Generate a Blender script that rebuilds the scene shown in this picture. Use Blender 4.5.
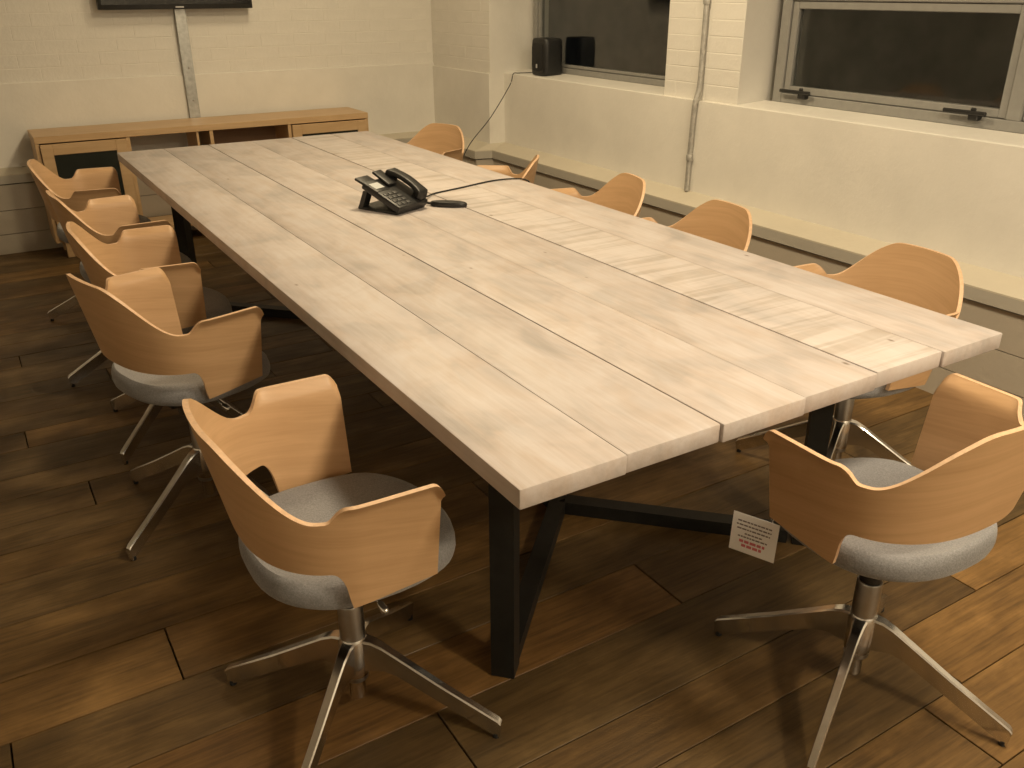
import bpy, bmesh, math, random
from mathutils import Vector, Matrix
random.seed(7)
for o in list(bpy.data.objects): bpy.data.objects.remove(o, do_unlink=True)
scene = bpy.context.scene
COL = scene.collection
PI = math.pi

# ------------------------------------------------------------------ camera
cam_d = bpy.data.cameras.new('camera'); cam = bpy.data.objects.new('camera', cam_d); COL.objects.link(cam)
cam_d.sensor_fit = 'HORIZONTAL'; cam_d.sensor_width = 36; cam_d.lens = 30.747
cam_d.clip_start = 0.05
def cam_axes(p, y, r):
    fw = Vector((math.sin(y)*math.cos(p), math.cos(y)*math.cos(p), -math.sin(p)))
    rt = Vector((math.cos(y), -math.sin(y), 0)); up = rt.cross(fw)
    return math.cos(r)*rt + math.sin(r)*up, -math.sin(r)*rt + math.cos(r)*up, fw
_R, _U, _F = cam_axes(0.425385, 0.550252, -0.002526)
cam.matrix_world = Matrix(((_R.x, _U.x, -_F.x, -0.6507), (_R.y, _U.y, -_F.y, -1.0390), (_R.z, _U.z, -_F.z, 1.4955), (0, 0, 0, 1)))
scene.camera = cam

# ------------------------------------------------------------------ world, lights, exposure
w = bpy.data.worlds.new('night'); scene.world = w; w.use_nodes = True
w.node_tree.nodes['Background'].inputs[0].default_value = (0.10, 0.11, 0.12, 1)
w.node_tree.nodes['Background'].inputs[1].default_value = 0.12
def ceiling_light(loc, power, size, col=(1.0, 0.83, 0.58)):
    d = bpy.data.lights.new('ceiling_light', 'AREA'); d.shape = 'DISK'; d.size = size; d.energy = power; d.color = col
    o = bpy.data.objects.new('ceiling_light', d); COL.objects.link(o); o.location = loc
    return o
ceiling_light((1.05, -0.45, 2.72), 42, 0.5)
ceiling_light((1.15, 2.15, 2.72), 36, 0.5, (1.0, 0.80, 0.50))
ceiling_light((1.2, 3.7, 2.72), 13, 0.5, (1.0, 0.80, 0.50))
ceiling_light((1.05, -2.5, 2.72), 60, 0.5)
vs = scene.view_settings
vs.view_transform = 'Standard'; vs.look = 'None'; vs.gamma = 1.0; vs.exposure = 0.25
vs.use_curve_mapping = False

# ------------------------------------------------------------------ materials
def nodes_of(name):
    m = bpy.data.materials.new(name); m.use_nodes = True
    nt = m.node_tree; b = nt.nodes['Principled BSDF']
    return m, nt, b
def add(nt, kind, **kw):
    n = nt.nodes.new(kind)
    for k, v in kw.items():
        if hasattr(n, k): setattr(n, k, v)
        else: n.inputs[k].default_value = v
    return n
def ramp(nt, fac, stops):
    r = nt.nodes.new('ShaderNodeValToRGB'); e = r.color_ramp.elements
    while len(e) < len(stops): e.new(0.5)
    for i, (p, c) in enumerate(stops):
        e[i].position = p; e[i].color = (*c, 1) if len(c) == 3 else c
    nt.links.new(fac, r.inputs[0]); return r.outputs[0]
def bump(nt, b, h, strength, dist):
    n = add(nt, 'ShaderNodeBump'); n.inputs['Strength'].default_value = strength; n.inputs['Distance'].default_value = dist
    nt.links.new(h, n.inputs['Height']); nt.links.new(n.outputs[0], b.inputs['Normal'])
def mixc(nt, fac, a, c, mode='MIX'):
    n = nt.nodes.new('ShaderNodeMix'); n.data_type = 'RGBA'; n.blend_type = mode
    for sock, v in ((n.inputs[0], fac), (n.inputs[6], a), (n.inputs[7], c)):
        if hasattr(v, 'is_output'): nt.links.new(v, sock)
        elif isinstance(v, (int, float)): sock.default_value = v
        else: sock.default_value = (*v, 1)
    return n.outputs[2]
def coords(nt, scale, kind='Object', shift=False, rnd_vec=(7, 31, 3)):
    tc = nt.nodes.new('ShaderNodeTexCoord'); out = tc.outputs[kind]
    if shift:
        oi = nt.nodes.new('ShaderNodeObjectInfo')
        vm = nt.nodes.new('ShaderNodeVectorMath'); vm.operation = 'MULTIPLY_ADD'
        cx = nt.nodes.new('ShaderNodeCombineXYZ')
        for i in range(3): nt.links.new(oi.outputs['Random'], cx.inputs[i])
        nt.links.new(cx.outputs[0], vm.inputs[0]); vm.inputs[1].default_value = rnd_vec; nt.links.new(out, vm.inputs[2])
        out = vm.outputs[0]
    mp = nt.nodes.new('ShaderNodeMapping'); mp.inputs['Scale'].default_value = scale
    nt.links.new(out, mp.inputs[0]); return mp.outputs[0]
def noise(nt, vec, scale, detail=4, rough=0.55, dist=0.0):
    n = add(nt, 'ShaderNodeTexNoise'); n.inputs['Scale'].default_value = scale; n.inputs['Detail'].default_value = detail
    n.inputs['Roughness'].default_value = rough; n.inputs['Distortion'].default_value = dist
    nt.links.new(vec, n.inputs['Vector']); return n.outputs['Fac']
def plain(name, col, rough=0.5, metal=0.0, spec=0.5, nscale=60, var=0.12, bmp=0.0):
    m, nt, b = nodes_of(name)
    f = noise(nt, coords(nt, (1, 1, 1)), nscale, 3)
    lo = tuple(c*(1-var) for c in col); hi = tuple(min(1, c*(1+var)) for c in col)
    nt.links.new(ramp(nt, f, [(0.3, lo), (0.7, hi)]), b.inputs['Base Color'])
    b.inputs['Roughness'].default_value = rough; b.inputs['Metallic'].default_value = metal
    b.inputs['Specular IOR Level'].default_value = spec
    if bmp: bump(nt, b, f, 0.5, bmp)
    return m

def mat_oak(name, col_lo, col_hi, kind='UV', scale=(2.2, 34, 1), rough=0.42):
    m, nt, b = nodes_of(name)
    v = coords(nt, scale, kind, shift=True)
    f = noise(nt, v, 1.0, 5, 0.6, 0.6)
    v2 = coords(nt, (scale[0]*2.5, scale[1]*5, scale[2]*5), kind, shift=True)
    g = noise(nt, v2, 1.0, 3, 0.6)
    c = ramp(nt, f, [(0.30, col_lo), (0.70, col_hi)])
    c2 = mixc(nt, 0.22, c, ramp(nt, g, [(0.35, col_lo), (0.6, col_hi)]), 'MIX')
    nt.links.new(c2, b.inputs['Base Color']); b.inputs['Roughness'].default_value = rough
    bump(nt, b, g, 0.15, 0.0006)
    return m
M = {}
M['oak_ply'] = mat_oak('oak_ply', (0.50, 0.31, 0.160), (0.63, 0.405, 0.225))
M['ply_edge'] = plain('ply_edge', (0.66, 0.44, 0.27), 0.5, nscale=90)
M['oak_cab'] = mat_oak('oak_cabinet', (0.50, 0.325, 0.165), (0.61, 0.42, 0.235), 'Object', (2.0, 20, 20))
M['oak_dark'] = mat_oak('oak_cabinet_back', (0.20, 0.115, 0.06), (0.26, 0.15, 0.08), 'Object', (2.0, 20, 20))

def mat_felt():
    m, nt, b = nodes_of('grey_felt')
    v = coords(nt, (1, 1, 1))
    f = noise(nt, v, 260, 3, 0.75); g = noise(nt, v, 14, 2)
    c = ramp(nt, f, [(0.3, (0.16, 0.160, 0.170)), (0.7, (0.33, 0.33, 0.345))])
    nt.links.new(mixc(nt, 0.25, c, ramp(nt, g, [(0.3, (0.21, 0.21, 0.215)), (0.7, (0.29, 0.29, 0.295))])), b.inputs['Base Color'])
    b.inputs['Roughness'].default_value = 0.95; b.inputs['Specular IOR Level'].default_value = 0.15
    b.inputs['Sheen Weight'].default_value = 0.25
    bump(nt, b, f, 0.5, 0.002)
    return m
M['felt'] = mat_felt()
M['chrome'] = plain('chrome', (0.74, 0.73, 0.72), 0.18, 1.0, nscale=30, var=0.06)
M['chrome_dark'] = plain('brushed_column', (0.42, 0.41, 0.40), 0.28, 1.0, nscale=30, var=0.08)
M['black_plastic'] = plain('black_plastic', (0.014, 0.014, 0.014), 0.42, nscale=80, var=0.2)
M['black_rubber'] = plain('black_rubber', (0.012, 0.012, 0.012), 0.75, nscale=80, var=0.2)
M['black_steel'] = plain('black_steel', (0.013, 0.013, 0.012), 0.5, 0.2, nscale=25, var=0.3)
M['galv'] = plain('galvanised', (0.46, 0.47, 0.46), 0.38, 0.85, nscale=40, var=0.15)
M['galv_pipe'] = plain('galvanised_pipe', (0.52, 0.51, 0.48), 0.5, 0.6, nscale=40, var=0.15)
M['paper'] = plain('paper', (0.86, 0.86, 0.88), 0.7, nscale=50, var=0.02)
M['ink_red'] = plain('red_ink', (0.60, 0.16, 0.20), 0.7, nscale=50, var=0.05)
M['ink_dark'] = plain('dark_ink', (0.16, 0.13, 0.15), 0.7, nscale=50, var=0.05)
M['tv_screen'] = plain('tv_screen', (0.008, 0.008, 0.009), 0.12, nscale=5, var=0.1)
M['silver_print'] = plain('silver_print', (0.5, 0.5, 0.5), 0.4, nscale=5, var=0.05)
M['dark_glass'] = plain('smoked_glass', (0.022, 0.025, 0.020), 0.15, nscale=5, var=0.1)
M['lcd'] = plain('phone_display', (0.55, 0.57, 0.58), 0.25, nscale=5, var=0.05)
M['grey_key'] = plain('phone_keys', (0.05, 0.05, 0.05), 0.45, nscale=5, var=0.1)

def mat_table(name, saw=False):
    m, nt, b = nodes_of(name)
    v = coords(nt, (11, 0.7, 11), 'Object', True, (3, 11, 5))
    f = noise(nt, v, 1.3, 4, 0.6, 0.35)                     # soft grain flow
    vb = coords(nt, (4.5, 1.6, 2), 'Object', True, (5, 13, 2))
    g = noise(nt, vb, 1.5, 4, 0.6, 0.5)                     # blotches of white oil
    vf = coords(nt, (80, 3.0, 80), 'Object', True)
    h = noise(nt, vf, 1.0, 4, 0.65)
    g2 = noise(nt, coords(nt, (3.0, 2.2, 2), 'Object', True, (8, 3, 2)), 2.1, 3, 0.5, 0.8)
    cream = (0.535, 0.466, 0.435); grey = (0.335, 0.318, 0.318); white = (0.60, 0.562, 0.560); tan = (0.520, 0.420, 0.350)
    c1 = ramp(nt, f, [(0.30, grey), (0.44, cream), (0.56, white), (0.72, tan)])
    c2 = ramp(nt, g, [(0.36, grey), (0.45, cream), (0.52, white), (0.60, tan), (0.70, grey)])
    c = mixc(nt, 0.5, c1, c2)
    c = mixc(nt, 0.38, c, ramp(nt, g2, [(0.38, grey), (0.50, cream), (0.60, white)]))
    c = mixc(nt, 0.15, c, ramp(nt, h, [(0.35, (0.31, 0.26, 0.22)), (0.6, white)]))
    hgt = h
    if saw:
        vw = coords(nt, (2.2, 26, 1), 'Object', True, (0, 3, 0))
        s = noise(nt, vw, 1.0, 3, 0.6, 0.5)
        c = mixc(nt, 0.42, c, ramp(nt, s, [(0.40, (0.37, 0.33, 0.29)), (0.52, white)]))
        hgt = s
    # knots
    vk = coords(nt, (3.4, 1.7, 1), 'Object', True, (2, 9, 0))
    k = add(nt, 'ShaderNodeTexVoronoi'); k.inputs['Scale'].default_value = 2.3; nt.links.new(vk, k.inputs['Vector'])
    kc = ramp(nt, k.outputs['Distance'], [(0.018, (0.30, 0.22, 0.15)), (0.05, (1, 1, 1))])
    c = mixc(nt, 0.8, c, kc, 'MULTIPLY')
    oi = nt.nodes.new('ShaderNodeObjectInfo')
    c = mixc(nt, 0.5, c, ramp(nt, oi.outputs['Random'], [(0.0, (0.82, 0.80, 0.78)), (1.0, (1, 0.98, 0.95))]), 'MULTIPLY')
    nt.links.new(c, b.inputs['Base Color'])
    b.inputs['Roughness'].default_value = 0.5; b.inputs['Specular IOR Level'].default_value = 0.35
    bump(nt, b, hgt, 0.25, 0.0015)
    return m
M['table'] = mat_table('whitewashed_board'); M['table_saw'] = mat_table('saw_marked_board', True)

def mat_floor():
    m, nt, b = nodes_of('old_floorboard')
    v = coords(nt, (1.4, 16, 4), 'Object', True, (9, 17, 0))
    f = noise(nt, v, 1.5, 5, 0.62, 0.9)
    g = noise(nt, coords(nt, (2.2, 5, 3), 'Object', True, (4, 8, 0)), 1.6, 6, 0.62, 0.2)
    h = noise(nt, coords(nt, (4, 90, 4), 'Object', True), 1.2, 3, 0.65)
    c = ramp(nt, f, [(0.28, (0.058, 0.034, 0.012)), (0.50, (0.140, 0.084, 0.030)), (0.74, (0.235, 0.148, 0.058))])
    c = mixc(nt, 0.46, c, ramp(nt, g, [(0.36, (0.040, 0.028, 0.014)), (0.50, (0.135, 0.085, 0.034)), (0.66, (0.36, 0.235, 0.105))]))
    c = mixc(nt, 0.35, c, ramp(nt, h, [(0.35, (0.052, 0.031, 0.012)), (0.65, (0.20, 0.125, 0.048))]))
    oi = nt.nodes.new('ShaderNodeObjectInfo')
    c = mixc(nt, 0.85, c, oi.outputs['Color'], 'MULTIPLY')
    nt.links.new(c, b.inputs['Base Color'])
    nt.links.new(ramp(nt, g, [(0.3, (0.55,)*3), (0.7, (0.40,)*3)]), b.inputs['Roughness'])
    b.inputs['Specular IOR Level'].default_value = 0.4
    bump(nt, b, h, 0.35, 0.002)
    return m
M['floor'] = mat_floor()
M['gap'] = plain('dark_gap', (0.012, 0.009, 0.006), 0.9, nscale=20)

def mat_wall(name, col, strength=0.35):
    m, nt, b = nodes_of(name)
    v = coords(nt, (1, 1, 1))
    f = noise(nt, v, 3.5, 4, 0.6); g = noise(nt, v, 38, 4, 0.6)
    lo = tuple(c*0.93 for c in col)
    c = ramp(nt, f, [(0.35, lo), (0.65, col)])
    nt.links.new(c, b.inputs['Base Color']); b.inputs['Roughness'].default_value = 0.62
    b.inputs['Specular IOR Level'].default_value = 0.3
    bump(nt, b, g, strength, 0.004)
    return m
M['white'] = mat_wall('white_painted_plaster', (0.80, 0.775, 0.72))
M['white_brick'] = mat_wall('white_painted_brick', (0.80, 0.775, 0.72), 0.6)
M['ceiling'] = mat_wall('ceiling_paint', (0.80, 0.77, 0.70))
M['dado'] = mat_wall('grey_painted_board', (0.46, 0.41, 0.34), 0.4)
M['ledge'] = mat_wall('cream_ledge', (0.60, 0.55, 0.45), 0.4)
M['ledge_front'] = mat_wall('grey_ledge_front', (0.47, 0.44, 0.38), 0.5)  # ledge front, a darker grey than the cream top
M['frame'] = plain('grey_window_frame', (0.27, 0.265, 0.25), 0.5, nscale=30, var=0.06)
def mat_glass():
    m, nt, b = nodes_of('window_glass')
    f = noise(nt, coords(nt, (1, 1, 1)), 2.0, 2)
    nt.links.new(ramp(nt, f, [(0.3, (0.86, 0.9, 0.88)), (0.7, (0.92, 0.94, 0.92))]), b.inputs['Base Color'])
    b.inputs['Roughness'].default_value = 0.04; b.inputs['Transmission Weight'].default_value = 1.0; b.inputs['IOR'].default_value = 1.5
    return m
M['glass'] = mat_glass()
M['night_wall'] = plain('outside_wall', (0.20, 0.18, 0.14), 0.9, nscale=4, var=0.3)

# ------------------------------------------------------------------ helpers
def mesh_obj(name, bm, mat, parent=None, smooth=False, angle=40):
    me = bpy.data.meshes.new(name)
    bmesh.ops.recalc_face_normals(bm, faces=bm.faces[:])
    bm.to_mesh(me); bm.free()
    for m in (mat if isinstance(mat, (list, tuple)) else [mat]): me.materials.append(m)
    if smooth:
        me.polygons.foreach_set('use_smooth', [True]*len(me.polygons))
        try: me.set_sharp_from_angle(angle=math.radians(angle))
        except Exception: pass
    o = bpy.data.objects.new(name, me); COL.objects.link(o)
    if parent: o.parent = parent
    return o
def empty(name, loc=(0, 0, 0), rz=0.0):
    o = bpy.data.objects.new(name, None); COL.objects.link(o); o.location = loc; o.rotation_euler = (0, 0, rz)
    o.empty_display_size = 0.1
    return o
def tag(o, label, cat, group=None):
    o['label'] = label; o['category'] = cat
    if group: o['group'] = group
    return o
def structure(o, label=None, cat=None):
    o['kind'] = 'structure'
    if label: o['label'] = label
    if cat: o['category'] = cat
    return o
def box(bm, x0, x1, y0, y1, z0, z1, bev=0.0, seg=2, mi=0):
    b2 = bmesh.new(); bmesh.ops.create_cube(b2, size=1)
    for v in b2.verts: v.co = Vector(((v.co.x+.5)*(x1-x0)+x0, (v.co.y+.5)*(y1-y0)+y0, (v.co.z+.5)*(z1-z0)+z0))
    if bev: bmesh.ops.bevel(b2, geom=b2.edges[:], offset=bev, segments=seg, affect='EDGES', profile=0.5)
    merge(bm, b2, mi)
def merge(bm, b2, mi=0, mat=None):
    vs = {}
    for v in b2.verts: vs[v] = bm.verts.new(mat @ v.co if mat else v.co)
    for f in b2.faces:
        nf = bm.faces.new([vs[v] for v in f.verts]); nf.material_index = mi
    b2.free()
def boxobj(name, dims, mat, parent=None, bev=0.0, seg=2):
    bm = bmesh.new(); box(bm, *dims, bev, seg); return mesh_obj(name, bm, mat, parent, smooth=bev > 0)
def lathe(bm, prof, n=20, c=(0, 0, 0), mat=None):
    rings = []
    for r, z in prof:
        rings.append([bm.verts.new(_t(mat, (c[0]+r*math.cos(2*PI*i/n), c[1]+r*math.sin(2*PI*i/n), c[2]+z))) for i in range(n)])
    for a, b in zip(rings, rings[1:]):
        for i in range(n): bm.faces.new((a[i], a[(i+1) % n], b[(i+1) % n], b[i]))
    bm.faces.new(rings[0][::-1]); bm.faces.new(rings[-1])
def _t(mat, p): return mat @ Vector(p) if mat else Vector(p)
def tube(bm, pts, r, n=8):
    pts = [Vector(p) for p in pts]; rings = []
    for i, p in enumerate(pts):
        d = (pts[min(i+1, len(pts)-1)] - pts[max(i-1, 0)]).normalized()
        a = Vector((0, 0, 1)) if abs(d.z) < 0.9 else Vector((1, 0, 0))
        u = d.cross(a).normalized(); v = d.cross(u)
        rr = r[i] if isinstance(r, (list, tuple)) else r
        rings.append([bm.verts.new(p + rr*(math.cos(2*PI*k/n)*u + math.sin(2*PI*k/n)*v)) for k in range(n)])
    for a, b in zip(rings, rings[1:]):
        for i in range(n): bm.faces.new((a[i], a[(i+1) % n], b[(i+1) % n], b[i]))
    bm.faces.new(rings[0][::-1]); bm.faces.new(rings[-1])
def spline(pts, k=8):
    P = [Vector(p) for p in pts]; P = [P[0]*2-P[1]] + P + [P[-1]*2-P[-2]]; out = []
    for i in range(1, len(P)-2):
        for j in range(k):
            t = j/k; a, b, c, d = P[i-1:i+3]
            out.append(0.5*((2*b)+(c-a)*t+(2*a-5*b+4*c-d)*t*t+(3*b-a-3*c+d)*t**3))
    out.append(P[-2]); return out
def prism(bm, poly, h0, h1, mat=None, mi=0):
    """poly: 2-D outline in x,y swept from z=h0 to h1, then moved by mat"""
    lo = [bm.verts.new(_t(mat, (x, y, h0))) for x, y in poly]; hi = [bm.verts.new(_t(mat, (x, y, h1))) for x, y in poly]
    n = len(poly)
    fs = [bm.faces.new(lo[::-1]), bm.faces.new(hi)] + [bm.faces.new((lo[i], lo[(i+1) % n], hi[(i+1) % n], hi[i])) for i in range(n)]
    for f in fs: f.material_index = mi
def sstep(a, b, x):
    t = max(0.0, min(1.0, (x-a)/(b-a))); return t*t*(3-2*t)
def copy_tree(o, parent=None):
    c = o.copy(); COL.objects.link(c); c.parent = parent
    for ch in list(o.children): copy_tree(ch, c)
    return c

# ------------------------------------------------------------------ the room
XL, XR, YB, YF, ZC = -2.9, 2.59, -3.2, 5.18, 2.85
# floor: a dark bed with single boards on it, running across the room
bed = boxobj('floor', (XL, 2.95, YB, YF+.05, -0.10, -0.018), M['gap']); structure(bed, 'dark worn wooden board floor', 'floor')
yy = YB; rows = []
fixed = [0.10, 0.33, 0.535, 0.74, 0.954, 1.175, 1.379, 1.532]
seams = [YB]
while seams[-1] < 0.10 - 0.24: seams.append(seams[-1] + random.choice((0.17, 0.19, 0.21)))
seams += fixed if fixed[0]-seams[-1] > 0.09 else fixed[1:]
while seams[-1] < YF - 0.12: seams.append(seams[-1] + random.choice((0.15, 0.175, 0.2, 0.21)))
seams[-1] = YF + 0.02
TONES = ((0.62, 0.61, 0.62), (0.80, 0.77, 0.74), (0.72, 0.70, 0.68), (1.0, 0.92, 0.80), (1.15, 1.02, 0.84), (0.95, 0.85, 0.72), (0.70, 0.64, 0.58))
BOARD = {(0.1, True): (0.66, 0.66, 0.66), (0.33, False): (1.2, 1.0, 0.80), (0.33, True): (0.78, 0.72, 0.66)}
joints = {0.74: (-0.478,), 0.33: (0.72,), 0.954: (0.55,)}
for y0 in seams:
    if -0.55 < y0 < 0.09: BOARD[(round(y0, 3), True)] = random.choice(((1.45, 1.26, 1.02), (1.25, 1.10, 0.92), (1.6, 1.40, 1.15)))  # near-right boards: orange tone, with the lamplight there also put into their colour
for y0, y1 in zip(seams, seams[1:]):
    js = list(joints.get(y0, ()))
    if not js:
        x = XL + random.uniform(0.6, 2.4)
        while x < XR - 0.4: js.append(x); x += random.uniform(1.6, 3.0)
    xs = [XL] + js + [2.62]
    for x0, x1 in zip(xs, xs[1:]):
        bm = bmesh.new(); L = x1-x0-0.004; W = y1-y0-0.003
        box(bm, -L/2, L/2, -W/2, W/2, -0.02, 0.0, 0.001, 1)
        o = mesh_obj('floorboard', bm, M['floor'], bed)
        o.location = ((x0+x1)/2, (y0+y1)/2, random.uniform(-0.0015, 0.0))
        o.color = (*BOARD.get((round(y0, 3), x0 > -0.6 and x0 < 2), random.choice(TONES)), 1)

# ceiling and the walls out of view
structure(boxobj('ceiling', (XL, 2.95, YB, YF+.05, ZC, ZC+.1), M['ceiling']), 'pale painted ceiling above the table', 'ceiling')
structure(boxobj('wall_left', (XL-.1, XL, YB, YF+.05, -.1, ZC+.1), M['white']), 'white painted wall across from the windows', 'wall')
structure(boxobj('wall_back', (XL-.1, 2.95, YB-.1, YB, -.1, ZC+.1), M['white']), 'white painted wall facing the screen wall', 'wall')

# shared brick mesh (long side along local x, proud towards local -y)
def brick_mesh(L):
    bm = bmesh.new(); box(bm, -L/2, L/2, -0.0013, 0.02, -0.0355, 0.0355, 0.0013, 1)
    o = mesh_obj('brick', bm, M['white_brick']); me = o.data; bpy.data.objects.remove(o); return me
BR = {}
def bricks(parent, axis, face, a0, a1, z0, z1, pitch=0.225):
    """rows of painted bricks in plane y=face (axis 'x') or x=face (axis 'y')"""
    row = 0; z = z0
    while z + 0.07 <= z1:
        a = a0 - (pitch/2 if row % 2 else 0)
        while a < a1 - 0.03:
            s, e = max(a, a0), min(a+pitch, a1); a += pitch
            if e - s < 0.05: continue
            key = round(e-s-0.004, 3)
            if key not in BR: BR[key] = brick_mesh(key)
            o = bpy.data.objects.new('brick', BR[key]); COL.objects.link(o); o.parent = parent
            c = (s+e)/2; d = random.uniform(-0.0006, 0.0006)
            if axis == 'x': o.location = (c, face+d, z+0.0375)
            else: o.location = (face+d, c, z+0.0375); o.rotation_euler = (0, 0, -PI/2)
        z += 0.0755; row += 1

# far wall: brick above a plastered band
bm = bmesh.new()
box(bm, XL, 2.62, YF-0.012, YF+.1, -.1, 0.985)
box(bm, XL, 2.62, YF, YF+.1, 0.985, ZC)
far = structure(mesh_obj('wall_far', bm, M['white']), 'white painted brick wall behind the long sideboard', 'wall')
bricks(far, 'x', YF, -1.05, 2.47, 0.990, 1.72)
# right wall with its two window openings
Y1a, Y1b = 2.715, 4.335        # window nearest the screen wall
Y2a, Y2b = -0.75, 2.175        # large window
SILL, HEAD = 0.968, 2.30
bm = bmesh.new()
box(bm, XR, 2.95, YB, Y1b, -.1, SILL)                       # below the windows
box(bm, 2.47, 2.95, Y1b, YF+.02, -.1, SILL)                 # far pier, low part
box(bm, 2.48, 2.95, Y1b, YF+.02, SILL, ZC)                  # far pier
box(bm, XR+.022, 2.95, Y2b, Y1a, SILL, ZC)                  # pier between the windows
box(bm, XR+.022, 2.95, YB, Y2a, SILL, ZC)
box(bm, XR+.022, 2.95, Y2a, Y2b, HEAD, ZC); box(bm, XR+.022, 2.95, Y1a, Y1b, HEAD, ZC)
right = structure(mesh_obj('wall_right', bm, M['white']), 'white painted wall holding the two dark windows', 'wall')
bricks(right, 'y', XR+.022, Y2b, Y1a, 0.975, 1.75)
bricks(right, 'y', 2.48, Y1b, YF, 0.975, 1.75)
# sloping plaster sills
def sill(name, ya, yb, label):
    bm = bmesh.new()
    prism(bm, [(XR+.001, -0.02), (2.80, -0.02), (2.80, 0.016), (XR+.012, 0.004), (XR+.001, -0.001)], 0, yb-ya, Matrix(((1, 0, 0, 0), (0, 0, 1, ya), (0, 1, 0, SILL), (0, 0, 0, 1))))
    return structure(mesh_obj(name, bm, M['white']), label, 'window sill')
sill('trim_1', Y1a, Y1b, 'white window sill carrying the black speaker')
sill('trim_2', Y2a, Y2b, 'white sill of the large window beside the pipe')

def window(name, ya, yb, z0, z1, mull, trans, label, x=2.80, fw=0.055, sash=0.035):
    """frame + panes between ya..yb; mull = list of mullion centres, trans = transom height"""
    root = structure(empty(name, (0, 0, 0)), label, 'window')
    bm = bmesh.new()
    for a, b, c, d in ((ya, ya+fw, z0, z1), (yb-fw, yb, z0, z1), (ya+fw, yb-fw, z0, z0+fw*.8), (ya+fw, yb-fw, z1-fw, z1)):
        box(bm, x, x+.07, a, b, c, d, 0.004, 1)
    mesh_obj('outer_frame', bm, M['frame'], root)
    ys = [ya+fw] + [v for m in mull for v in (m-.03, m+.03)] + [yb-fw]
    for m in mull:
        boxobj('mullion', (x, x+.07, m-.03, m+.03, z0+fw*.8, z1-fw), M['frame'], root, 0.004, 1)
    for i in range(0, len(ys), 2):
        boxobj('transom', (x+.003, x+.067, ys[i], ys[i+1], trans-.03, trans+.03), M['frame'], root, 0.004, 1)
        for lo, hi in ((z0+fw*.8, trans-.03), (trans+.03, z1-fw)):
            bm = bmesh.new(); a, b = ys[i]+.002, ys[i+1]-.002; s = sash
            for q in ((a, a+s, lo+.002, hi-.002), (b-s, b, lo+.002, hi-.002), (a+s, b-s, lo+.002, lo+s), (a+s, b-s, hi-s, hi-.002)):
                box(bm, x+.012, x+.055, *q, 0.003, 1)
            sa = mesh_obj('sash', bm, M['frame'], root)
            boxobj('pane', (x+.03, x+.036, a+s-.004, b-s+.004, lo+s-.004, hi-s+.004), M['glass'], sa)
    return root
w1 = window('window_1', Y1a+.01, Y1b-.03, 0.982, HEAD-.005, [], 1.86, 'dark grey framed window behind the black speaker', fw=.045, sash=.02)
w2 = window('window_2', Y2a+.02, Y2b-.045, 0.982, HEAD-.005, [0.915], 1.468, 'large dark window with grey frame and black stays')
def stay(yc):
    bm = bmesh.new()
    box(bm, 2.772, 2.806, yc-.022, yc+.022, 1.012, 1.045, 0.004, 1)
    box(bm, 2.764, 2.778, yc-.055, yc+.13, 1.034, 1.050, 0.004, 1)
    box(bm, 2.766, 2.776, yc-.012, yc+.012, 1.048, 1.062, 0.004, 1)
    return mesh_obj('window_stay', bm, M['black_plastic'], w2)
stay(1.93); stay(1.06); stay(0.45)

# boarded dado with a ledge along the walls
def dado_run(name, pts_front, pts_back, zt_f, zt_b, label):
    """front/back: plan polylines of the ledge front and the wall behind it"""
    root = structure(empty(name), label, 'wall panelling')
    def strip(nm, off, zlo, zhi, mat, th):
        bm = bmesh.new()
        for (a, b), (c, d) in zip(zip(pts_front, pts_front[1:]), zip(pts_back, pts_back[1:])):
            A, B = Vector((*a, 0)), Vector((*b, 0)); C, D = Vector((*c, 0)), Vector((*d, 0))
            A2, B2 = A.lerp(C, off), B.lerp(D, off); A3, B3 = A.lerp(C, off+th), B.lerp(D, off+th)
            prism(bm, [tuple(A2.xy), tuple(B2.xy), tuple(B3.xy), tuple(A3.xy)], zlo, zhi)
        return mesh_obj(nm, bm, mat, root)
    strip('board', 0.10, 0.0, 0.118, M['dado'], 0.15)
    strip('board', 0.10, 0.122, 0.262, M['dado'], 0.15)
    strip('board', 0.10, 0.266, 0.416, M['dado'], 0.15)
    strip('backing', 0.26, 0.0, 0.44, M['gap'], 0.12)
    strip('moulding', 0.0, 0.424, zt_f-.006, M['ledge_front'], 0.26)
    bm = bmesh.new()
    for (a, b), (c, d) in zip(zip(pts_front, pts_front[1:]), zip(pts_back, pts_back[1:])):
        f = [Vector((*a, 0)), Vector((*b, 0)), Vector((*d, 0)), Vector((*c, 0))]
        top = [zt_f, zt_f, zt_b, zt_b]
        lo = [bm.verts.new((v.x, v.y, zt_f-.006)) for v in f]; hi = [bm.verts.new((v.x, v.y, t)) for v, t in zip(f, top)]
        bm.faces.new(lo[::-1]); bm.faces.new(hi)
        for i in range(4): bm.faces.new((lo[i], lo[(i+1) % 4], hi[(i+1) % 4], hi[i]))
    mesh_obj('ledge', bm, M['ledge'], root)
    return root
dado_run('trim_3', [(2.45, YB), (2.45, 4.27), (2.33, 4.30), (2.33, YF-.11)], [(2.592, YB), (2.592, 4.338), (2.472, 4.338), (2.472, YF-.012)], 0.478, 0.512, 'grey boarded dado with cream ledge along the window wall')
dado_run('trim_4', [(XL, YF-.105), (2.33, YF-.105)], [(XL, YF-.011), (2.472, YF-.011)], 0.478, 0.505, 'grey boarded dado along the wall behind the sideboard')
# something dim to see at night through the panes
structure(boxobj('wall_outside', (5.2, 5.4, -6, 11, -.5, 4.5), M['night_wall']), 'dim wall across the yard outside the windows', 'wall')

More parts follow.
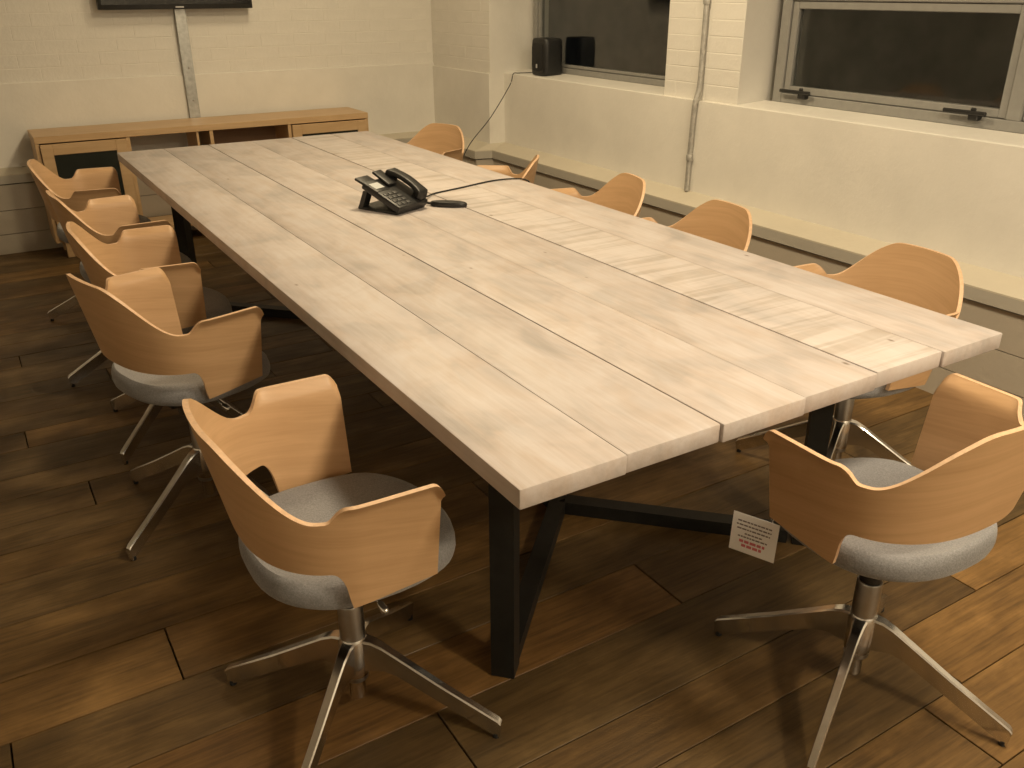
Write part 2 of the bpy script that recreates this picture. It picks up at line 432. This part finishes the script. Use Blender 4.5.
# ------------------------------------------------------------------ conference table
T = 0.75; TW, TL = 1.35, 3.80
tab = tag(empty('conference_table', (TW/2, TL/2, 0)), 'long whitewashed plank conference table with black steel legs', 'table')
ox, oy = -TW/2, -TL/2
for i in range(6):
    x0 = ox + i*0.225; e = (0.0, 0.004, -0.003, 0.002, 0.005, 0.0)[i]; f = (0.003, 0, 0.004, -0.002, 0.002, 0)[i]
    bm = bmesh.new(); box(bm, -0.1119, 0.1119, oy+e, -oy-f, T-0.040, T, 0.0035, 2)
    p = mesh_obj('table_plank', bm, M['table_saw'] if i == 4 else M['table'], tab, True)
    p.location = (x0+0.1125, 0, (0, -.001, 0, -.0012, .0004, 0)[i])
# two X bases: four square posts each, low crossing bars, top plate rails
def post(cx, cy):
    bm = bmesh.new(); s = 0.028*math.sqrt(2)
    prism(bm, [(s, 0), (0, s), (-s, 0), (0, -s)], 0.0, T-0.052, Matrix.Translation((cx+ox, cy+oy, 0)))
    return mesh_obj('leg', bm, M['black_steel'], tab)
def bar(p, q, w, z0, z1, nm):
    p, q = Vector(p), Vector(q); d = (q-p).normalized(); n = Vector((-d.y, d.x, 0))*w/2
    bm = bmesh.new(); prism(bm, [tuple((p-n).xy), tuple((q-n).xy), tuple((q+n).xy), tuple((p+n).xy)], z0, z1, Matrix.Translation((ox, oy, 0)))
    return mesh_obj(nm, bm, M['black_steel'], tab)
a, b, e, hub = 0.19, 1.215, 0.365, 0.87
for cy, hy in ((e, hub), (TL-e, TL-hub)):
    d = 0.03 if cy < 1 else -0.03
    for cx, k in ((a, 1), (b, -1)):
        post(cx, cy)
        bar((cx+k*.03, cy+d, 0), (0.70-k*.015, hy, 0), 0.05, 0.0, 0.042, 'floor_bar')
    bar((0.08, cy, 0), (1.27, cy, 0), 0.06, T-.052, T-.041, 'top_rail')
bar((0.70, hub, 0), (0.70, TL-hub, 0), 0.05, 0.0, 0.042, 'spine_bar')

# ------------------------------------------------------------------ conference chair
def seat_bm():
    bm = bmesh.new(); n = 48
    prof = [(0.70, 0.436), (0.90, 0.438), (0.97, 0.446), (1.0, 0.460), (0.995, 0.475), (0.965, 0.490), (0.90, 0.498), (0.75, 0.500), (0.45, 0.497), (0.2, 0.495)]
    rings = []
    for k, z in prof:
        ring = []
        for i in range(n):
            a = 2*PI*i/n; c, s = math.cos(a), math.sin(a); e = 2/2.5
            x = (0.222 if c > 0 else 0.200)*abs(c)**e*(1 if c >= 0 else -1); y = 0.205*abs(s)**e*(1 if s >= 0 else -1)
            if x > 0: y *= 1 + 0.02*x/0.22
            kk = k if k < .7 else 1-(1-k)*0.62
            ring.append(bm.verts.new((x*kk + 0.0, y*kk, z + (0.010*sstep(-0.02, -0.22, x) if k > .8 else 0) - 0.012*sstep(0.10, 0.22, x*kk))))
        rings.append(ring)
    for a, b in zip(rings, rings[1:]):
        for i in range(n): bm.faces.new((a[i], a[(i+1) % n], b[(i+1) % n], b[i]))
    bm.faces.new(rings[0][::-1]); bm.faces.new(rings[-1])
    return bm
def shell_obj(parent):
    NC, NR, TH = 180, 16, 0.011
    xc, xf, cs = -0.03, 0.104, 0.68
    def top(c):
        c = abs(c)
        z = 0.802 - 0.006*(c/.2)**2 if c < .2 else 0.796
        z -= 0.124*sstep(0.11, 0.50, c)
        z += 0.036*sstep(0.535, 0.62, c)
        if c > .94: z -= 0.026*((c-.94)/.06)**2.5
        return z
    def bot(c):
        c = abs(c)
        
        if c < .525: return 0.556
        if c < .602: return 0.464 + 0.092*math.sqrt(max(0, 1-((c-.525)/.077)**2.4))
        return 0.464 + 0.018*(c-.602)/.398
    def P(c, z, zt):
        s = 1 if c >= 0 else -1; a = abs(c); b = 0.2135 + 0.165*(z-0.455); xb = 0.178 + 0.20*(z-0.455)
        lip = 0.016*sstep(zt-0.022, zt, z)*sstep(0.57, 0.63, a)
        if a >= cs: x = xc + (a-cs)/(1-cs)*(xf-xc); y = b; nx, ny = 0, 1
        else:
            t = (1-a/cs)*PI/2; e = 2/2.35
            x = xc - (xb+xc)*math.sin(t)**e; y = b*max(math.cos(t), 0)**e
            nx, ny = -math.sin(t), math.cos(t)
        return Vector((x+nx*lip, s*(y+ny*lip), z)), Vector((nx, s*ny, 0))
    bm = bmesh.new(); uvl = bm.loops.layers.uv.new('UVMap'); uv = {}
    cols = [-1+2*i/(NC) for i in range(NC+1)]; G = {}
    for i, c in enumerate(cols):
        zt, zb = top(c), bot(c)
        for j in range(NR+1):
            v = j/NR; v = v if v < .6 else .6+.4*(1-(1-(v-.6)/.4)**1.6)
            z = zb + (zt-zb)*v
            p, n = P(c, z, zt)
            for k in (0, 1):
                G[i, j, k] = bm.verts.new(p + n*TH*k); uv[G[i, j, k]] = (c*0.52 + 3, z + 0.08*abs(c))
    def face(vs, mi):
        f = bm.faces.new(vs); f.material_index = mi
        for l in f.loops: l[uvl].uv = uv[l.vert]
    for i in range(NC):
        for j in range(NR):
            face((G[i, j, 0], G[i+1, j, 0], G[i+1, j+1, 0], G[i, j+1, 0]), 0)
            face((G[i, j, 1], G[i, j+1, 1], G[i+1, j+1, 1], G[i+1, j, 1]), 0)
        face((G[i, NR, 0], G[i+1, NR, 0], G[i+1, NR, 1], G[i, NR, 1]), 1)
        face((G[i, 0, 0], G[i, 0, 1], G[i+1, 0, 1], G[i+1, 0, 0]), 1)
    for j in range(NR):
        for i in (0, NC): face((G[i, j, 0], G[i, j+1, 0], G[i, j+1, 1], G[i, j, 1]), 1)
    return mesh_obj('plywood_shell', bm, [M['oak_ply'], M['ply_edge']], parent, True, 50)
def leg_bm(a):
    bm = bmesh.new()
    top_ = [(0.018, 0.212), (0.045, 0.209), (0.07, 0.198), (0.10, 0.180), (0.20, 0.121), (0.327, 0.052), (0.334, 0.044)]
    bot_ = [(0.018, 0.126), (0.045, 0.130), (0.07, 0.134), (0.10, 0.126), (0.20, 0.072), (0.310, 0.012), (0.331, 0.003)]
    wid = [0.017, 0.014, 0.012, 0.011, 0.0098, 0.0088, 0.008]
    ca, sa = math.cos(a), math.sin(a); R = []
    for (r, zt), (r2, zb), wd in zip(top_, bot_, wid):
        row = []
        for rr, z, s in ((r2, zb, -.75), (r2, zb, .75), (r, zt-.004, 1.0), (r, zt, .75), (r, zt, -.75), (r, zt-.004, -1.0)):
            y = s*wd; row.append(bm.verts.new((rr*ca - y*sa, rr*sa + y*ca, z)))
        R.append(row)
    for p, q in zip(R, R[1:]):
        for i in range(6): bm.faces.new((p[i], p[(i+1) % 6], q[(i+1) % 6], q[i]))
    bm.faces.new(R[0][::-1]); bm.faces.new(R[-1])
    return bm
def make_chair():
    root = empty('conference_chair')
    mesh_obj('seat_cushion', seat_bm(), M['felt'], root, True, 60)
    shell_obj(root)
    bm = bmesh.new(); box(bm, -0.11, 0.11, -0.085, 0.085, 0.400, 0.440, 0.008, 2); mesh_obj('mechanism', bm, M['black_plastic'], root, True)
    bm = bmesh.new(); lathe(bm, [(0.027, 0.10), (0.0275, 0.11), (0.0275, 0.300), (0.026, 0.303)], 24); mesh_obj('column', bm, M['chrome_dark'], root, True)
    bm = bmesh.new(); lathe(bm, [(0.0235, 0.298), (0.0235, 0.412)], 20); mesh_obj('gas_piston', bm, M['black_plastic'], root, True)
    base = empty('leg_base'); base.parent = root
    bm = bmesh.new(); lathe(bm, [(0.017, 0.045), (0.018, 0.05), (0.018, 0.10), (0.028, 0.112), (0.032, 0.15), (0.033, 0.203), (0.028, 0.214)], 24); mesh_obj('hub', bm, M['chrome'], base, True)
    for k in range(4):
        mesh_obj('leg', leg_bm(k*PI/2), M['chrome'], base, True, 35)
        bm = bmesh.new(); lathe(bm, [(0.008, 0.0), (0.008, 0.012)], 12, (0.322*math.cos(k*PI/2), 0.322*math.sin(k*PI/2), 0)); mesh_obj('glide', bm, M['black_rubber'], base, True)
    bm = bmesh.new(); tube(bm, [(0.0, -0.07, 0.412), (0.008, -0.11, 0.408), (0.014, -0.150, 0.394)], 0.004, 8)
    lv = mesh_obj('height_lever', bm, M['chrome'], root, True)
    bm = bmesh.new(); tube(bm, [(0.013, -0.146, 0.3955), (0.014, -0.152, 0.393), (0.017, -0.168, 0.387), (0.018, -0.172, 0.3855)], [0.005, 0.008, 0.008, 0.005], 10)
    mesh_obj('knob', bm, M['chrome'], lv, True)
    return root
proto = make_chair()
G_CH = 'oak and grey felt conference chairs around the table'
def adj(root, dz, base_deg):
    for ch in root.children:
        if ch.name.startswith('leg_base'): ch.rotation_euler = (0, 0, math.radians(base_deg) - root.rotation_euler.z)
        elif ch.name.startswith('column'): ch.scale.z = 1.0; ch.location.z = 0
        elif ch.name.startswith('gas_piston'): ch.location.z = min(dz, 0) if dz < 0 else dz
        else: ch.location.z = dz
chairs = [
 # x, y, heading deg, seat height change, base angle, label
 (-0.158, 0.430, -1, 0.0, 44, 'oak conference chair in the left foreground with its whole chrome base showing'),
 (-0.222, 1.488, 16, 0.0, 34, 'second oak chair from the camera on the left side, its grey cushion bulging out behind'),
 (-0.160, 2.12, -4, -0.02, 40, 'middle one of the five oak chairs along the left side of the table'),
 (-0.155, 2.74, 4, -0.018, 5, 'fourth oak chair from the camera along the left side of the table'),
 (-0.160, 3.50, -8, -0.02, 68, 'oak chair at the far left, right in front of the sideboard'),
 (0.850, -0.105, 88, 0.0, 25, 'oak chair at the near table end with a white tag hanging below its arm'),
 (1.605, 0.575, 176, -0.055, 28, 'nearest oak chair between the table and the large window, facing the table'),
 (1.560, 1.385, 174, -0.060, 35, 'oak chair on the window side standing in front of the metal pipe'),
 (1.61, 2.055, 167, -0.065, 35, 'oak chair on the window side between the pipe chair and the edge-on chair'),
 (1.53, 2.75, 142, -0.06, 20, 'oak chair on the window side turned edge on, beside the phone cable'),
 (1.615, 3.70, 202, -0.05, 30, 'farthest oak chair on the window side, below the hanging speaker cable'),
]
CH = []
for i, (x, y, h, dz, ba, lab) in enumerate(chairs):
    r = proto if i == 0 else copy_tree(proto)
    r.location = (x, y, 0); r.rotation_euler = (0, 0, math.radians(h)); adj(r, dz, ba); tag(r, lab, 'chair', G_CH); CH.append(r)

# paper tag hanging below the arm of the near-end chair, and a small white clip under its cushion
c4 = [Vector(p) for p in ((0.622, 0.102, 0.447), (0.664, 0.008, 0.445), (0.666, 0.010, 0.345), (0.622, 0.100, 0.347))]
tg = empty('paper_tag', tuple(c4[0])); tag(tg, 'white printed paper tag hanging under the near chair arm', 'tag')
ex = (c4[1]-c4[0]); Wt = ex.length; ex.normalize(); ey = (c4[3]-c4[0]); nz = ex.cross(ey).normalized(); ey = nz.cross(ex).normalized(); Ht = 0.098
TM = Matrix(((ex.x, ey.x, nz.x, 0), (ex.y, ey.y, nz.y, 0), (ex.z, ey.z, nz.z, 0), (0, 0, 0, 1)))
bm = bmesh.new(); prism(bm, [(0, 0), (Wt, 0), (Wt, Ht), (0, Ht)], -0.0004, 0.0004, TM); mesh_obj('sheet', bm, M['paper'], tg)
sgn = -1 if (TM @ Vector((0, 0, 1))).dot(_F) > 0 else 1
def print_line(v0, v1, u0, u1, mat, step, seed):
    rr = random.Random(seed); bm = bmesh.new(); u = u0
    while u < u1:
        l = min(rr.uniform(.5, 1.4)*step, u1-u)
        prism(bm, [(u*Wt, v0*Ht), ((u+l)*Wt, v0*Ht), ((u+l)*Wt, v1*Ht), (u*Wt, v1*Ht)], sgn*0.0004, sgn*0.0007, TM); u += l + step*.22
    mesh_obj('printed_line', bm, mat, tg)
for k, (v, a, b) in enumerate(((.17, .12, .86), (.27, .10, .86), (.37, .12, .84), (.48, .30, .68), (.57, .16, .80))): print_line(v, v+.035, a, b, M['ink_dark'], .07, k)
print_line(.67, .74, .20, .76, M['ink_red'], .10, 11); print_line(.78, .85, .26, .70, M['ink_red'], .10, 12)
bm = bmesh.new(); tube(bm, [ex*Wt*.86 + ey*.006, Vector((0.024, -0.088, 0.012)), Vector((0.020, -0.096, 0.030))], 0.0007, 6); mesh_obj('thread', bm, M['paper'], tg)

# ------------------------------------------------------------------ sideboard under the screen
sx0, sx1, sy0, sy1, sz = -0.295, 1.76, 4.765, 5.065, 0.722
sb = tag(empty('sideboard', ((sx0+sx1)/2, (sy0+sy1)/2, 0)), 'long low oak sideboard standing under the wall screen', 'sideboard')
def sbx(nm, x0, x1, y0, y1, z0, z1, mat, par=None, bev=0.002):
    o = boxobj(nm, (x0, x1, y0, y1, z0, z1), mat, None, bev, 1); o.data.transform(Matrix.Translation((-(sx0+sx1)/2, -(sy0+sy1)/2, 0))); o.parent = par or sb; return o
sbx('top', sx0, sx1, sy0, sy1+.065, sz-.038, sz, M['oak_cab'])
sbx('bottom', sx0+.01, sx1-.01, sy0+.02, sy1, 0.10, 0.125, M['oak_cab'])
for x in (sx0, 0.197, 0.690, 1.195, sx1-.022): sbx('side_panel', x, x+.022, sy0+.004, sy1, 0.10, sz-.038, M['oak_cab'])
sbx('divider', 0.610, 0.624, sy0+.01, sy1, 0.125, sz-.038, M['oak_cab'])
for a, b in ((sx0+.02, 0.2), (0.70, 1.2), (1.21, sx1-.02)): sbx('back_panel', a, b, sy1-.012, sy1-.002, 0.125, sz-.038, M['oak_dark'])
for a, b in ((sx0+.024, 0.195), (1.219, sx1-.024)):
    z0, z1, fw = 0.13, sz-.044, 0.062
    b2 = bmesh.new(); cx, cy = -(sx0+sx1)/2, -(sy0+sy1)/2
    for q in ((a, a+fw, z0, z1), (b-fw, b, z0, z1), (a+fw, b-fw, z0, z0+fw), (a+fw, b-fw, z1-fw, z1)): box(b2, q[0]+cx, q[1]+cx, sy0-.016+cy, sy0+.002+cy, q[2], q[3], 0.002, 1)
    d = mesh_obj('door', b2, M['oak_cab'], sb)
    sbx('pane', a+fw-.004, b-fw+.004, sy0-.010, sy0-.004, z0+fw-.004, z1-fw+.004, M['dark_glass'], d, 0)
for x in (sx0+.05, 0.7, sx1-.09): 
    for y in (sy0+.03, sy1-.07): sbx('leg', x, x+.04, y, y+.04, 0.0, 0.10, M['oak_cab'])

# screen on the wall, metal trunking below it
tv = tag(empty('wall_screen', (0.688, YF-.03, 1.380)), 'black flat television mounted on the far wall', 'television')
def tbx(nm, dims, mat, par=tv, bev=0.004): 
    o = boxobj(nm, dims, mat, par, bev, 2); return o
tbx('bezel', (-.47, .455, -.075, -.030, 0.0, .56), M['black_plastic'])
tbx('screen', (-.45, .435, -.078, -.074, .028, .545), M['tv_screen'], tv, 0.0)
tbx('wall_mount', (-.2, .2, -.031, .026, .12, .44), M['black_steel'])
tbx('logo', (-.025, .025, -.0768, -.0745, .008, .016), M['silver_print'], tv, 0.0)
tr = tag(empty('cable_trunking', (0.700, YF-.012, 0.0)), 'galvanised metal cable trunking between screen and sideboard', 'trunking')
boxobj('channel', (-.034, .034, -.028, -.0005, .03, 1.395), M['galv'], tr, .002, 1)
for z in (0.83, 1.03):
    bm = bmesh.new(); lathe(bm, [(0.007, 0), (0.007, .002), (0.004, .004)], 10, mat=Matrix.Translation((0.004, -.028, z)) @ Matrix.Rotation(PI/2, 4, 'X')); mesh_obj('screw', bm, M['chrome_dark'], tr)

# conduit on the pier between the windows
cd = tag(empty('conduit_pipe', (2.575, 2.43, 0.5)), 'galvanised conduit pipe running up the wall between windows', 'pipe')
bm = bmesh.new(); tube(bm, spline([(0, .012, 0.012), (0, .010, .2), (0, 0.004, .40), (0.0, 0, .46), (.016, -.004, .54), (.019, -.004, .7), (.019, -.004, 1.2), (.019, -.004, 2.34)], 6), 0.0135, 12)
mesh_obj('pipe', bm, M['galv_pipe'], cd, True)
for z, x in ((0.17, -.001), (0.92, .019)):
    bm = bmesh.new(); lathe(bm, [(0.017, 0), (0.018, .004), (0.018, .026), (.017, .03)], 14, (x, .009 if z < .5 else -.004, z)); lathe(bm, [(0.006, -.024), (0.006, 0.0)], 8, mat=Matrix.Translation((x, -.01, z+.015)) @ Matrix.Rotation(PI/2, 4, 'X')); mesh_obj('clamp', bm, M['galv_pipe'], cd, True)

# ------------------------------------------------------------------ speaker on the sill with its cable
sp = tag(empty('loudspeaker', (2.70, 3.98, SILL+.012)), 'small black loudspeaker standing on the window sill', 'speaker')
bm = bmesh.new()
def rrect(hx, hy, r, n=5):
    out = []
    for cx, cy, a0 in ((hx-r, hy-r, 0), (-hx+r, hy-r, PI/2), (-hx+r, -hy+r, PI), (hx-r, -hy+r, 3*PI/2)):
        for k in range(n+1): a = a0+PI/2*k/n; out.append((cx+r*math.cos(a), cy+r*math.sin(a)))
    return out
def loft(bm, rings):
    R = [[bm.verts.new(p) for p in r] for r in rings]; n = len(R[0])
    for a, b in zip(R, R[1:]):
        for i in range(n): bm.faces.new((a[i], a[(i+1) % n], b[(i+1) % n], b[i]))
    bm.faces.new(R[0][::-1]); bm.faces.new(R[-1])
loft(bm, [[(x*k, y*k, z) for x, y in rrect(.075, .088, .035)] for k, z in ((.93, 0), (.97, .006), (1, .03), (1.0, .17), (.97, .205), (.92, .218), (.80, .222))])
mesh_obj('cabinet', bm, M['black_plastic'], sp, True)
bm = bmesh.new(); loft(bm, [[(-.0765-d, y*k, .11+z*k) for y, z in rrect(.06, .085, .03)] for d, k in ((-.004, 1), (.001, 1), (.003, .95))]); mesh_obj('grille', bm, M['black_rubber'], sp, True)
bm = bmesh.new(); loft(bm, [[(-.0800-d, y*k, .055+z*k) for y, z in rrect(.008, .012, .004)] for d, k in ((-.001, 1), (.001, 1))]); mesh_obj('badge', bm, M['silver_print'], sp)
bm = bmesh.new(); tube(bm, spline([(2.71, 4.075, SILL+.05), (2.69, 4.12, SILL+.018), (2.62, 4.19, SILL+.010), (2.578, 4.20, SILL+.004), (2.55, 4.20, .90), (2.42, 4.235, .70), (2.27, 4.275, .52), (2.18, 4.27, .34), (2.12, 4.2, .10), (2.05, 4.1, .006), (1.9, 3.95, .004)], 8), 0.0028, 6)
sc = mesh_obj('speaker_cable', bm, M['black_rubber'], None, True); tag(sc, 'thin dark cable hanging from the sill speaker past the farthest chair', 'cable')

# ------------------------------------------------------------------ desk phone
ph = tag(empty('desk_phone', (0.675, 1.950, T), math.radians(-65)), 'black desk phone with handset standing on the table', 'phone')
ph.scale = (0.94, 0.94, 0.90); ph.location.x = 0.662
# local: +x = low front end, -x = raised screen end, +y = far side
def tilted(nm, dims, mat, par, bev, ang, piv):
    bm = bmesh.new(); box(bm, *dims, bev, 2)
    bmesh.ops.rotate(bm, verts=bm.verts[:], cent=piv, matrix=Matrix.Rotation(ang, 3, 'Y'))
    return mesh_obj(nm, bm, mat, par, True)
ang = math.radians(24); piv = (0.105, 0, 0.008)
XZ = Matrix(((1, 0, 0, 0), (0, 0, 1, 0), (0, 1, 0, 0), (0, 0, 0, 1)))
boxobj('stand_foot', (-.105, .10, -.085, .085, 0.0, .012), M['black_plastic'], ph, .005)
for y0 in (-.085, .050):
    bm = bmesh.new(); prism(bm, [(-.100, .008), (-.078, .008), (-.048, .078), (-.070, .078)], y0, y0+.035, XZ); mesh_obj('stand_arm', bm, M['black_plastic'], ph)
body = tilted('phone_body', (-.095, .105, -.088, .088, .006, .036), M['black_plastic'], ph, .007, ang, piv)
tilted('screen_panel', (-.135, -.012, -.088, -.015, .034, .046), M['black_plastic'], body, .004, ang-.06, piv)
tilted('display', (-.070, -.030, -.078, -.028, .0455, .0475), M['lcd'], body, 0.0, ang-.06, piv)
tilted('side_panel', (-.125, -.03, -.010, .040, .030, .042), M['black_plastic'], body, .004, ang+.06, piv)
for r in range(4):
    for c in range(3): tilted('key', (.005+r*.024, .021+r*.024, -.078+c*.026, -.058+c*.026, .035, .040), M['grey_key'], body, .002, ang, piv)
hs = empty('handset'); hs.parent = ph
def handset():
    bm = bmesh.new(); n = 20; rings = []
    for i in range(n+1):
        t = i/n; x = -.098+.196*t; m = 1-sstep(.0, .28, t)+sstep(.72, 1, t)
        z = .058 + .018*math.sin(PI*t)**.8; wd = .023+.006*m; th = .011+.008*m
        e = 1 if 0 < i < n else .6
        rings.append([(x, .058+y*e, z-.006*m+zz*e) for y, zz in rrect(wd, th, .008, 3)])
    loft(bm, rings); bmesh.ops.rotate(bm, verts=bm.verts[:], cent=piv, matrix=Matrix.Rotation(ang, 3, 'Y'))
    return bm
mesh_obj('grip', handset(), M['black_plastic'], hs, True)
for x in (-.074, .072):
    bm = bmesh.new(); lathe(bm, [(.020, .030), (.024, .036), (.024, .052)], 16, (x, .058, 0)); bmesh.ops.rotate(bm, verts=bm.verts[:], cent=piv, matrix=Matrix.Rotation(ang, 3, 'Y')); mesh_obj('earpiece', bm, M['black_rubber'], hs, True)

# flat oval piece lying by the phone, cable over the table edge
ov = empty('oval_handset', (0.855, 1.868, T), math.radians(-42)); tag(ov, 'flat black oval pad lying on the table right beside the phone', 'pad')
bm = bmesh.new(); loft(bm, [[(.072*k*math.cos(2*PI*i/28), .026*k*math.sin(2*PI*i/28), z) for i in range(28)] for k, z in ((.9, 0), (1, .004), (1, .012), (.9, .017), (.6, .019))]); mesh_obj('pad', bm, M['black_plastic'], ov, True)
bm = bmesh.new(); tube(bm, [(-.070, 0, .008), (-.078, .002, .008), (-.086, .005, .009)], .005, 8); mesh_obj('lead', bm, M['black_rubber'], ov, True)
bm = bmesh.new(); tube(bm, spline([(0.818, 1.985, T+.018), (0.85, 2.03, T+.008), (0.91, 2.08, T+.004), (1.05, 2.12, T+.004), (1.22, 2.17, T+.004), (1.32, 2.155, T+.005), (1.352, 2.105, T+.004), (1.362, 2.09, T-.02), (1.364, 2.08, T-.12), (1.30, 2.05, .45), (1.2, 2.0, .08), (1.15, 1.98, .004), (1.0, 1.96, .004)], 8), 0.0032, 6)
pc = mesh_obj('phone_cable', bm, M['black_rubber'], None, True); tag(pc, 'thin dark cable from the phone across the table edge', 'cable')
